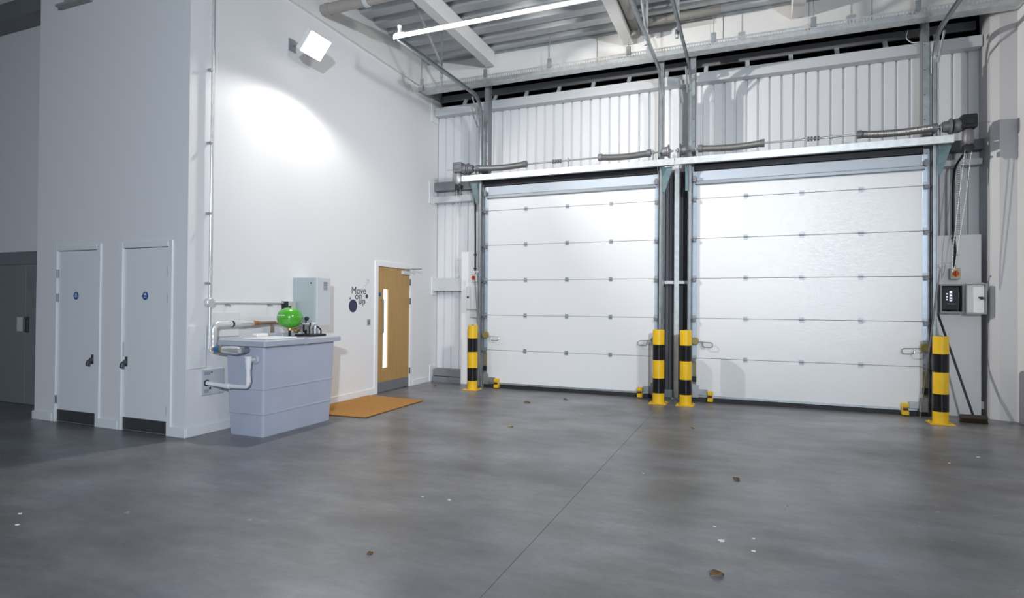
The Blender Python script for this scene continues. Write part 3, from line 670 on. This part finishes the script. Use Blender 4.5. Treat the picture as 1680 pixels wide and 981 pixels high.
# drain pipes under the deck
dp = thing('drain_pipe', 'brown grey pipe coming out high from the left wall above the floodlight', 'pipe', (0, -2.87, 5.5))
obj('pipe_run', MB().tube([(0.046, -2.87, 5.52), (1.20, -2.87, 5.53)], 0.075, 20), PIPEB, dp, smooth=True)
for x in (0.14, 0.78): obj('pipe_collar', MB().lathe([(0.076, -0.03), (0.084, -0.03), (0.084, 0.03), (0.076, 0.03)], (x, -2.87, 5.52), 'x', 20), LGREY if x > 0.5 else PIPEB, dp)
dp = thing('drain_pipe', 'grey rainwater pipe alongside the middle roof beam', 'pipe', (3.93, -1.0, 5.72))
obj('pipe_run', MB().tube([(3.91, -8.0, 5.74), (3.91, -0.75, 5.74)], 0.068, 18), PIPEB, dp, smooth=True)
obj('pipe_bend', MB().tube(smooth_path([(3.91, -0.75, 5.74), (3.91, -0.34, 5.74), (3.91, -0.34, 5.60)], 0.12), 0.072, 18), mat('dark_pipe_socket', (0.22, 0.21, 0.19), 0.5), dp, smooth=True)
obj('pipe_branch', MB().tube([(3.98, -0.40, 5.76), (5.15, -0.40, 5.76)], 0.06, 16), mat('dark_pipe_socket', (0, 0, 0)), dp, smooth=True)
obj('pipe_clip', MB().lathe([(0.07, -0.02), (0.08, -0.02), (0.08, 0.02), (0.07, 0.02)], (3.91, -1.6, 5.74), 'y', 18), LGREY, dp)

# ------------------------------------------------------------------ floodlight
fl_ = thing('wall_floodlight', 'lit floodlight fixed high on the left wall', 'floodlight', tuple(LAMP))
def rotp(mb, c, ang):
    c = Vector(c); Rm = Matrix.Rotation(ang, 4, 'Y'); mb.v = [tuple(Rm @ (Vector(v)-c)+c) for v in mb.v]; return mb
c = LAMP
ang = math.radians(40)
obj('housing', rotp(MB().box(c.x-0.07, c.x+0.018, c.y-0.19, c.y+0.19, c.z-0.15, c.z+0.15), c, ang), WHITE, fl_, bevel=0.012, seg=2)
obj('lamp_lens', rotp(MB().box(c.x+0.0185, c.x+0.024, c.y-0.178, c.y+0.178, c.z-0.138, c.z+0.138), c, ang), LAMPE, fl_)
obj('mounting_bracket', MB().box(0.0, 0.012, c.y-0.06, c.y+0.06, c.z-0.02, c.z+0.14).box(0.012, c.x-0.06, c.y-0.02, c.y+0.02, c.z+0.05, c.z+0.075), GALVD, fl_)

# ------------------------------------------------------------------ conduit
cd = thing('conduit', 'galvanised conduit running down the left wall to the pump cabinet', 'conduit', (0.03, -4.64, 1.45))
obj('conduit_pipe', MB().cyl((0.035, -4.645, 1.50), (0.035, -4.645, 5.37), 0.0145, 10), GALV, cd, smooth=True)
obj('conduit_pipe', MB().cyl((0.035, -4.60, 1.447), (0.035, -3.54, 1.447), 0.0125, 10), GALV, cd, smooth=True)
obj('conduit_pipe', MB().cyl((0.035, -4.645, 0.93), (0.035, -4.645, 1.40), 0.0145, 10), GALV, cd, smooth=True)
obj('junction_box', MB().lathe([(0.001, 0.0), (0.052, 0.0), (0.052, 0.055), (0.045, 0.062), (0.001, 0.062)], (0.001, -4.645, 1.447), 'x', 18), GALV, cd, smooth=True)
for z in (4.02, 3.21, 2.43, 1.66): obj('saddle_clip', box(0.001, 0.056, -4.685, -4.66, z-0.012, z+0.012), GALVD, cd)
for y in (-4.40, -3.76): obj('saddle_clip', box(0.001, 0.056, y-0.014, y+0.014, 1.447-0.034, 1.447-0.013), GALVD, cd)

# ------------------------------------------------------------------ pump cabinet
pc = thing('pump_cabinet', 'pale green grey control cabinet on the wall above the tank', 'cabinet', (0.2, -3.2, 1.15))
obj('casing', box(0.001, 0.36, -3.335, -3.065, 1.15, 1.785), CABIN, pc, bevel=0.006)
obj('cabinet_door', box(0.361, 0.395, -3.33, -3.07, 1.15, 1.785), mat('cabinet_door_grey', (0.60, 0.64, 0.66), 0.35), pc, bevel=0.005)
sg = obj('label_plate', box(0.3955, 0.398, -3.235, -3.115, 1.60, 1.755), LGREY, pc)
q = MB()
for k in range(6): q.box(0.3985, 0.400, -3.215, -3.14, 1.625+k*0.018, 1.637+k*0.018)
obj('label_print', q, GREYST, sg)
obj('edge_seal', box(0.02, 0.36, -3.0645, -3.058, 1.15, 1.785), DARKST, pc)
obj('screw', MB().cyl((0.30, -3.336, 1.71), (0.30, -3.341, 1.71), 0.010, 8), BLACKP, pc)
tb = thing('terminal_box', 'small grey box with a black end at the horizontal conduit', 'box', (0.05, -3.47, 1.44))
obj('casing', box(0.001, 0.08, -3.50, -3.36, 1.36, 1.47), BEIGE, tb, bevel=0.004)
obj('gland_plate', box(0.001, 0.085, -3.537, -3.501, 1.34, 1.47), BLACKP, tb, bevel=0.004)

# ------------------------------------------------------------------ tank
tk = thing('water_tank', 'large grey banded water tank standing against the left wall', 'tank', (0.5, -4.0, 0))
def ring(x0, x1, y0, y1, z, r=0.03, n=4):
    out = []
    for cx, cy, a0 in ((x1-r, y1-r, 0), (x0+r, y1-r, PI/2), (x0+r, y0+r, PI), (x1-r, y0+r, 1.5*PI)):
        for k in range(n+1): a = a0+PI/2*k/n; out.append((cx+r*math.cos(a), cy+r*math.sin(a), z))
    return out
def tier(z0, z1, g0, g1, bulge):
    return [ring(0.245-g0, 0.725+g0, -4.545-g0, -3.46+g0, z0), ring(0.245-g1, 0.725+g1, -4.545-g1, -3.46+g1, z1)]
rs = []
for z, g in ((0.0, 0.0), (0.235, 0.010), (0.242, 0.020), (0.252, 0.020), (0.262, 0.012), (0.505, 0.020), (0.512, 0.030), (0.522, 0.030), (0.532, 0.022), (0.98, 0.034)):
    rs.append(ring(0.245-g, 0.725+g, -4.545-g, -3.46+g, z))
obj('tank_body', MB().loft(rs), TANKM, tk, smooth=True)
lid = MB().loft([ring(0.13, 0.815, -4.625, -3.37, 0.981, 0.02), ring(0.13, 0.815, -4.625, -3.37, 1.035, 0.02), ring(0.15, 0.795, -4.605, -3.39, 1.045, 0.02)])
ld = obj('tank_lid', lid, LIDM, tk, smooth=True)
obj('lid_hatch', MB().box(0.40, 0.74, -4.52, -4.06, 1.046, 1.062), WHITE, ld, bevel=0.006)
obj('lid_upstand', MB().box(0.20, 0.42, -3.95, -3.62, 1.046, 1.085), LIDM, ld, bevel=0.008)
obj('lid_cap', MB().lathe([(0.001, 0), (0.05, 0), (0.05, 0.03), (0.035, 0.05), (0.001, 0.05)], (0.50, -3.445, 1.046), 'z', 16), LIDM, ld, smooth=True)
obj('lid_strap', box(0.8155, 0.822, -4.03, -3.97, 0.975, 1.05), LIDM, ld)
tag(obj('white_valve_cover', MB().box(0.36, 0.44, -4.36, -4.19, 1.0625, 1.10), WHITE, bevel=0.01), 'small white cover lying on the tank lid', 'cover')
# expansion vessel
ev = thing('expansion_vessel', 'bright green round pressure vessel above the tank lid', 'pressure vessel', (0.45, -3.87, 1.14))
c = (0.45, -3.87, 1.275)
prof = [(0.001, 0.118), (0.05, 0.115), (0.10, 0.096), (0.132, 0.065), (0.145, 0.025), (0.147, 0.006), (0.150, 0.004), (0.150, -0.004), (0.147, -0.006), (0.145, -0.025), (0.132, -0.068), (0.10, -0.100), (0.05, -0.122), (0.001, -0.125)]
obj('vessel_body', MB().lathe(prof, c, 'z', 36), GREEN, ev, smooth=True)
obj('air_valve', MB().cyl((0.45, -3.87, 1.393), (0.45, -3.87, 1.412), 0.016, 10), BLACKP, ev)
obj('vessel_stem', MB().cyl((0.45, -3.87, 1.046), (0.45, -3.87, 1.12), 0.014, 10), BLACKP, ev)
obj('vessel_union', MB().cyl((0.45, -3.87, 1.1205), (0.45, -3.87, 1.151), 0.03, 12), BRASS, ev)
pr = MB()
for k in range(12):
    a0 = math.radians(-118+k*4.2); a1 = math.radians(-118+k*4.2+3.2)
    rr = 0.1475
    pr.add([(c[0]+rr*math.cos(a0), c[1]+rr*math.sin(a0), c[2]+0.022), (c[0]+rr*math.cos(a1), c[1]+rr*math.sin(a1), c[2]+0.022), (c[0]+rr*math.cos(a1), c[1]+rr*math.sin(a1), c[2]+0.034), (c[0]+rr*math.cos(a0), c[1]+rr*math.sin(a0), c[2]+0.034)], [(0, 1, 2, 3)])
obj('vessel_print', pr, WHITE, ev)
# pump set
ps = thing('pump_set', 'small black and silver pump set on the tank lid under the cabinet', 'pump', (0.55, -3.6, 1.05))
obj('pump_base', MB().box(0.45, 0.69, -3.79, -3.50, 1.046, 1.072), BLACKP, ps, bevel=0.005)
for px_, py_ in ((0.60, -3.70), (0.60, -3.60)):
    obj('pump_body', MB().lathe([(0.02, 0), (0.034, 0.005), (0.034, 0.05), (0.026, 0.055), (0.026, 0.10), (0.018, 0.115), (0.001, 0.118)], (px_, py_, 1.072), 'z', 14), STEEL, ps, smooth=True)
    obj('pump_flange', MB().cyl((px_-0.055, py_, 1.10), (px_-0.036, py_, 1.10), 0.03, 12), BLACKP, ps)
    obj('pump_hose', MB().tube(smooth_path([(px_-0.056, py_, 1.10), (px_-0.09, py_, 1.10), (px_-0.09, py_, 1.185)], 0.03), 0.011, 8), BLACKP, ps, smooth=True)
obj('pump_hose', MB().tube(smooth_path([(0.65, -3.76, 1.072), (0.65, -3.76, 1.15), (0.62, -3.71, 1.205)], 0.03), 0.009, 8), BLACKP, ps, smooth=True)
obj('pump_hose', MB().tube(smooth_path([(0.66, -3.57, 1.072), (0.66, -3.56, 1.12), (0.63, -3.60, 1.165)], 0.03), 0.009, 8), BLACKP, ps, smooth=True)
obj('pressure_gauge', MB().cyl((0.51, -3.66, 1.206), (0.51, -3.66, 1.235), 0.008, 8).lathe([(0.001, -0.014), (0.026, -0.014), (0.026, 0.014), (0.001, 0.014)], (0.52, -3.66, 1.258), 'x', 16), BLACKP, ps)
obj('pump_outlet', MB().cyl((0.51, -3.735, 1.195), (0.51, -3.54, 1.195), 0.014, 10), GALV, ps, smooth=True)
obj('pump_outlet', MB().tube([(0.51, -3.53, 1.072), (0.51, -3.53, 1.21)], 0.03, 12), PVC, ps, smooth=True)
# copper pipe on the wall
cpz = 1.205
ip = thing('insulated_pipe', 'silver foil lagged supply pipe from the wall into the tank top', 'pipe', (0.1, -4.6, 1.2))
obj('lagged_run', MB().tube(smooth_path([(0.10, -4.24, cpz), (0.10, -4.65, cpz), (0.10, -4.65, 0.945), (0.13, -4.675, 0.94)], 0.07), 0.037, 14), FOIL, ip, smooth=True)
obj('tape_band', MB().lathe([(0.037, -0.012), (0.0395, -0.012), (0.0395, 0.012), (0.037, 0.012)], (0.10, -4.40, cpz), 'y', 14), BLACKP, ip)
obj('lagged_run', MB().tube([(0.10, -4.24, cpz), (0.10, -4.10, cpz)], 0.030, 14), FOIL, ip, smooth=True)
obj('blue_valve', MB().cyl((0.165, -4.675, 0.94), (0.235, -4.675, 0.94), 0.034, 14), BLUEP, ip, smooth=True)
obj('brass_union', MB().cyl((0.13, -4.675, 0.94), (0.165, -4.675, 0.94), 0.03, 8).cyl((0.235, -4.675, 0.94), (0.285, -4.675, 0.94), 0.03, 8), BRASS, ip)
obj('lagged_elbow', MB().tube(smooth_path([(0.285, -4.675, 0.94), (0.44, -4.675, 0.935), (0.53, -4.68, 0.935)], 0.06), [0.036]+[0.044]*7+[0.044, 0.03][1:], 14), FOIL, ip, smooth=True)
obj('tank_flange', MB().tube([(0.53, -4.665, 0.935), (0.53, -4.58, 0.935)], 0.035, 14), GREYST, ip)
cp = thing('copper_pipe', 'copper pipe with a short tee running behind the green vessel', 'pipe', (0.1, -3.9, cpz))
obj('pipe_run', MB().tube(smooth_path([(0.10, -4.10, cpz), (0.10, -3.72, cpz), (0.40, -3.72, 1.14)], 0.05), 0.020, 12), mat('dull_copper', (0.34, 0.23, 0.15), 0.4, 0.7), cp, smooth=True)
obj('pipe_union', MB().cyl((0.10, -4.10, cpz), (0.10, -4.05, cpz), 0.034, 8).cyl((0.10, -4.03, cpz), (0.10, -3.99, cpz), 0.027, 8), COPPER, cp)
obj('pipe_tee', MB().cyl((0.10, -3.80, cpz+0.02), (0.10, -3.80, 1.06), 0.014, 10), mat('dull_copper', (0, 0, 0)), cp)
obj('ball_valve', MB().cyl((0.40, -3.74, 1.15), (0.40, -3.70, 1.09), 0.03, 10).box(0.42, 0.47, -3.77, -3.72, 1.103, 1.13), BRASS, cp)
# backing boards on the wall behind the pipes
tag(obj('pipe_board', box(0.001, 0.02, -4.62, -4.22, 1.06, 1.335), PAINT, bevel=0.002), 'white board on the wall behind the lagged pipe', 'board')
tag(obj('pipe_board', box(0.001, 0.02, -4.88, -4.665, 0.73, 1.19), PAINT, bevel=0.002), 'narrow white board on the wall below the conduit junction', 'board')
wpv = thing('waste_pipe', 'white plastic waste pipe from the tank side into the wall plate', 'pipe', (0.6, -4.62, 0.55))
obj('pipe_run', MB().tube(smooth_path([(0.62, -4.655, 0.80), (0.625, -4.655, 0.55), (0.30, -4.66, 0.545), (0.022, -4.66, 0.56)], 0.06), 0.023, 14), PVC, wpv, smooth=True)
obj('pipe_socket', MB().lathe([(0.03, 0), (0.03, 0.055), (0.034, 0.055), (0.034, 0.115), (0.04, 0.115), (0.04, 0.13), (0.03, 0.13)], (0.62, -4.655, 0.745), 'z', 16), PVC, wpv, smooth=True)
obj('pipe_socket', MB().cyl((0.36, -4.66, 0.545), (0.30, -4.66, 0.545), 0.029, 14), PVC, wpv, smooth=True)
obj('pipe_socket', MB().cyl((0.624, -4.655, 0.60), (0.623, -4.655, 0.66), 0.028, 14), PVC, wpv, smooth=True)
obj('overflow_stub', MB().tube([(0.62, -4.655, 0.835), (0.655, -4.60, 0.84)], 0.022, 14).tube([(0.652, -4.605, 0.84), (0.658, -4.578, 0.84)], [0.045, 0.05], 16), mat('grey_overflow', (0.50, 0.53, 0.58), 0.4), wpv, smooth=True)
pl = thing('wall_plate', 'grey wall plate with stickers where the waste pipe ends', 'plate', (0.01, -4.57, 0.57))
obj('plate_sheet', box(0.001, 0.02, -4.72, -4.43, 0.425, 0.705), LGREY, pl, bevel=0.003)
obj('pipe_collar', MB().tube([(0.021, -4.66, 0.56), (0.03, -4.66, 0.56)], 0.035, 14), BLACKP, pl)
for y0, z0, y1, z1, m_ in ((-4.69, 0.645, -4.61, 0.685, PALESIG), (-4.69, 0.45, -4.63, 0.49, PALESIG), (-4.60, 0.665, -4.585, 0.68, BLACKP), (-4.625, 0.485, -4.60, 0.51, BLACKP)): obj('sticker', box(0.0205, 0.0215, y0, y1, z0, z1), m_, pl)

# ------------------------------------------------------------------ mat, wall lettering, switch
dm = thing('doormat', 'brown coir doormat in front of the oak door', 'doormat', (0.55, -2.5, 0))
mp_ = [(0.03, -3.27), (1.07, -3.20), (1.045, -1.755), (0.035, -1.70)]
obj('coir_pile', MB().prism(mp_, 'z', 0.006, 0.018), COIR, dm, bevel=0.003)
obj('rubber_backing', MB().prism([(0.025, -3.275), (1.076, -3.206), (1.05, -1.75), (0.03, -1.695)], 'z', 0.0, 0.0058), mat('dark_mat_backing', (0.08, 0.045, 0.02), 0.8), dm)
wt = thing('wall_lettering', 'navy lettering Move on up with dots beside the oak door', 'lettering', (0.0, -1.95, 1.55))
def text(name, body, y, z, size, sx, parent, m_):
    cu = bpy.data.curves.new(name, 'FONT'); cu.body = body; cu.size = size; cu.extrude = 0.001
    tmp = bpy.data.objects.new(name+'_tmp', cu); COL.objects.link(tmp)
    bpy.context.view_layer.update()
    me = bpy.data.meshes.new_from_object(tmp.evaluated_get(bpy.context.evaluated_depsgraph_get()))
    bpy.data.objects.remove(tmp)
    x0 = min(v.co.x for v in me.vertices); x1 = max(v.co.x for v in me.vertices)
    k = sx/(x1-x0); off = parent.location
    for v in me.vertices: v.co = Vector((0.0015+v.co.z, y+(v.co.x-x0)*k, z+v.co.y))-off
    me.materials.clear(); me.materials.append(m_)
    o = bpy.data.objects.new(name, me); COL.objects.link(o); o.parent = parent; return o
text('lettering_line', 'Move', -2.105, 1.598, 0.155, 0.345, wt, NAVY)
text('lettering_line', 'on', -2.025, 1.515, 0.150, 0.165, wt, NAVY)
text('lettering_line', 'up', -1.935, 1.440, 0.150, 0.165, wt, NAVY)
for y, z, r in ((-2.075, 1.413, 0.098), (-1.735, 1.562, 0.033), (-2.145, 1.527, 0.016)):
    obj('dot', MB().lathe([(0.0003, 0), (r, 0), (r, 0.0025), (0.0003, 0.0025)], (0.0005, y, z), 'x', 28), NAVY, wt)
arw = MB()
for a, b in (((-1.795, 1.715), (-1.69, 1.82)), ((-1.755, 1.825), (-1.685, 1.825)), ((-1.685, 1.825), (-1.685, 1.76))):
    arw.tube([(0.003, a[0], a[1]), (0.003, b[0], b[1])], 0.0025, 4)
obj('arrow', arw, GARROW, wt)
ls = thing('light_switch', 'small steel light switch between the lettering and oak door', 'switch', (0, -1.685, 1.155))
obj('switch_plate', box(0.0005, 0.009, -1.725, -1.64, 1.11, 1.205), STEEL, ls, bevel=0.003)
obj('rocker', box(0.0095, 0.014, -1.70, -1.665, 1.13, 1.185), GREYST, ls, bevel=0.002)

# exit sign on the partition
es = thing('exit_sign', 'pale wall sign with violet symbols high above the left cupboard door', 'sign', (-1.8, -4.93, 5.0))
obj('sign_panel', box(-2.10, -1.62, -4.925, -4.901, 5.005, 5.28), PALESIG, es, bevel=0.004)
obj('sign_base', box(-2.16, -1.60, -4.99, -4.901, 4.975, 5.0045), SIGNG, es, bevel=0.004)
obj('sign_symbol', MB().box(-1.97, -1.93, -4.929, -4.926, 5.02, 5.12).box(-1.93, -1.86, -4.929, -4.926, 5.07, 5.12).box(-1.89, -1.86, -4.929, -4.926, 5.03, 5.07).box(-1.95, -1.87, -4.929, -4.926, 5.12, 5.22), VIOLET, es)
obj('sign_arrow', MB().box(-1.77, -1.72, -4.929, -4.926, 5.06, 5.22).box(-1.80, -1.69, -4.929, -4.926, 5.05, 5.06), VIOLET, es)

# ------------------------------------------------------------------ litter
def leaf(x, y, s, rz, m_, label):
    mb = MB(); n = 9; top = []; bot = []
    for k in range(n):
        t = k/(n-1); w = 0.42*s*math.sin(PI*t)**0.8+0.001; lift = 0.05*s*math.sin(PI*t)+0.002+0.06*s*math.sin(5*t)*0.5+0.03*s
        top.append((t*s-s/2, w, lift+0.09*s)); bot.append((t*s-s/2, -w, lift+0.06*s))
    mid = [(t[0], 0, (t[2]+b[2])/2-0.13*s) for t, b in zip(top, bot)]
    vs = []; fs = []
    for i in range(n): vs += [top[i], mid[i], bot[i]]
    for i in range(n-1): fs += [(3*i, 3*i+1, 3*i+4, 3*i+3), (3*i+1, 3*i+2, 3*i+5, 3*i+4)]
    ca, sa = math.cos(rz), math.sin(rz)
    zmin = min(v[2] for v in vs)
    mb.add([(x+v[0]*ca-v[1]*sa, y+v[0]*sa+v[1]*ca, v[2]-zmin) for v in vs], fs)
    o = obj('dry_leaf', mb, m_, smooth=True); sl = o.modifiers.new('thick', 'SOLIDIFY'); sl.thickness = 0.0012; sl.offset = 1
    tag(o, label, 'leaf', 'dry leaves scattered on the floor')
leaf(5.414, -6.04, 0.075, 0.4, LEAF, 'curled brown leaf, the biggest on the near floor')
leaf(5.47, -4.12, 0.07, 1.0, LEAF, 'brown leaf on the floor in front of the right loading door')
leaf(2.516, -1.25, 0.09, 0.2, LEAF, 'dark leaf on the floor in front of the left loading door')
leaf(2.95, -0.70, 0.11, 2.4, LEAFP, 'pale bleached leaf close to the foot of the left loading door')
leaf(2.937, -2.92, 0.07, 0.8, LEAFY, 'small tan leaf on the floor right of the doormat')
leaf(4.943, -2.09, 0.06, 1.9, LEAFY, 'small yellow leaf in front of the two middle bollards')
leaf(0.427, -0.30, 0.06, 0.0, LEAF, 'tiny dark leaf by the skirting past the oak door')
leaf(3.538, -6.54, 0.035, 1.0, LEAF, 'tiny dark leaf on the nearest part of the floor')
def scrap(x, y, s, label):
    n = 7; ring_ = [(x+s*R.uniform(0.5, 1)*math.cos(2*PI*k/n), y+s*0.7*R.uniform(0.5, 1)*math.sin(2*PI*k/n)) for k in range(n)]
    tag(obj('paper_scrap', MB().prism(ring_, 'z', 0.0, 0.003), SCRAP), label, 'scrap', 'white scraps on the concrete floor')
for x, y, s, lab in ((3.513, -5.53, 0.022, 'white scrap, the right one of the pair left of the floor joint'), (3.30, -5.55, 0.012, 'tiny white scrap, the left one of the pair left of the floor joint'),
                     (1.187, -7.07, 0.022, 'white scrap near the far left corner, nearer one of two'), (0.979, -6.945, 0.018, 'white scrap near the far left corner, farther one of two'),
                     (5.416, -5.53, 0.030, 'largest white scrap of the four behind the big brown leaf'), (5.60, -5.42, 0.016, 'right upper white scrap of the four behind the big brown leaf'),
                     (5.60, -5.62, 0.018, 'white scrap of the four that lies nearest the big brown leaf'), (5.36, -5.30, 0.012, 'smallest, farthest white scrap of the four behind the big brown leaf'),
                     (7.635, -2.365, 0.02, 'white scrap on the floor nearest the bollard by the broom'), (7.30, -2.75, 0.018, 'white scrap on the floor second nearest the bollard by the broom'),
                     (4.72, -4.25, 0.014, 'white scrap on the floor right beside the floor joint')):
    scrap(x, y, s, lab)
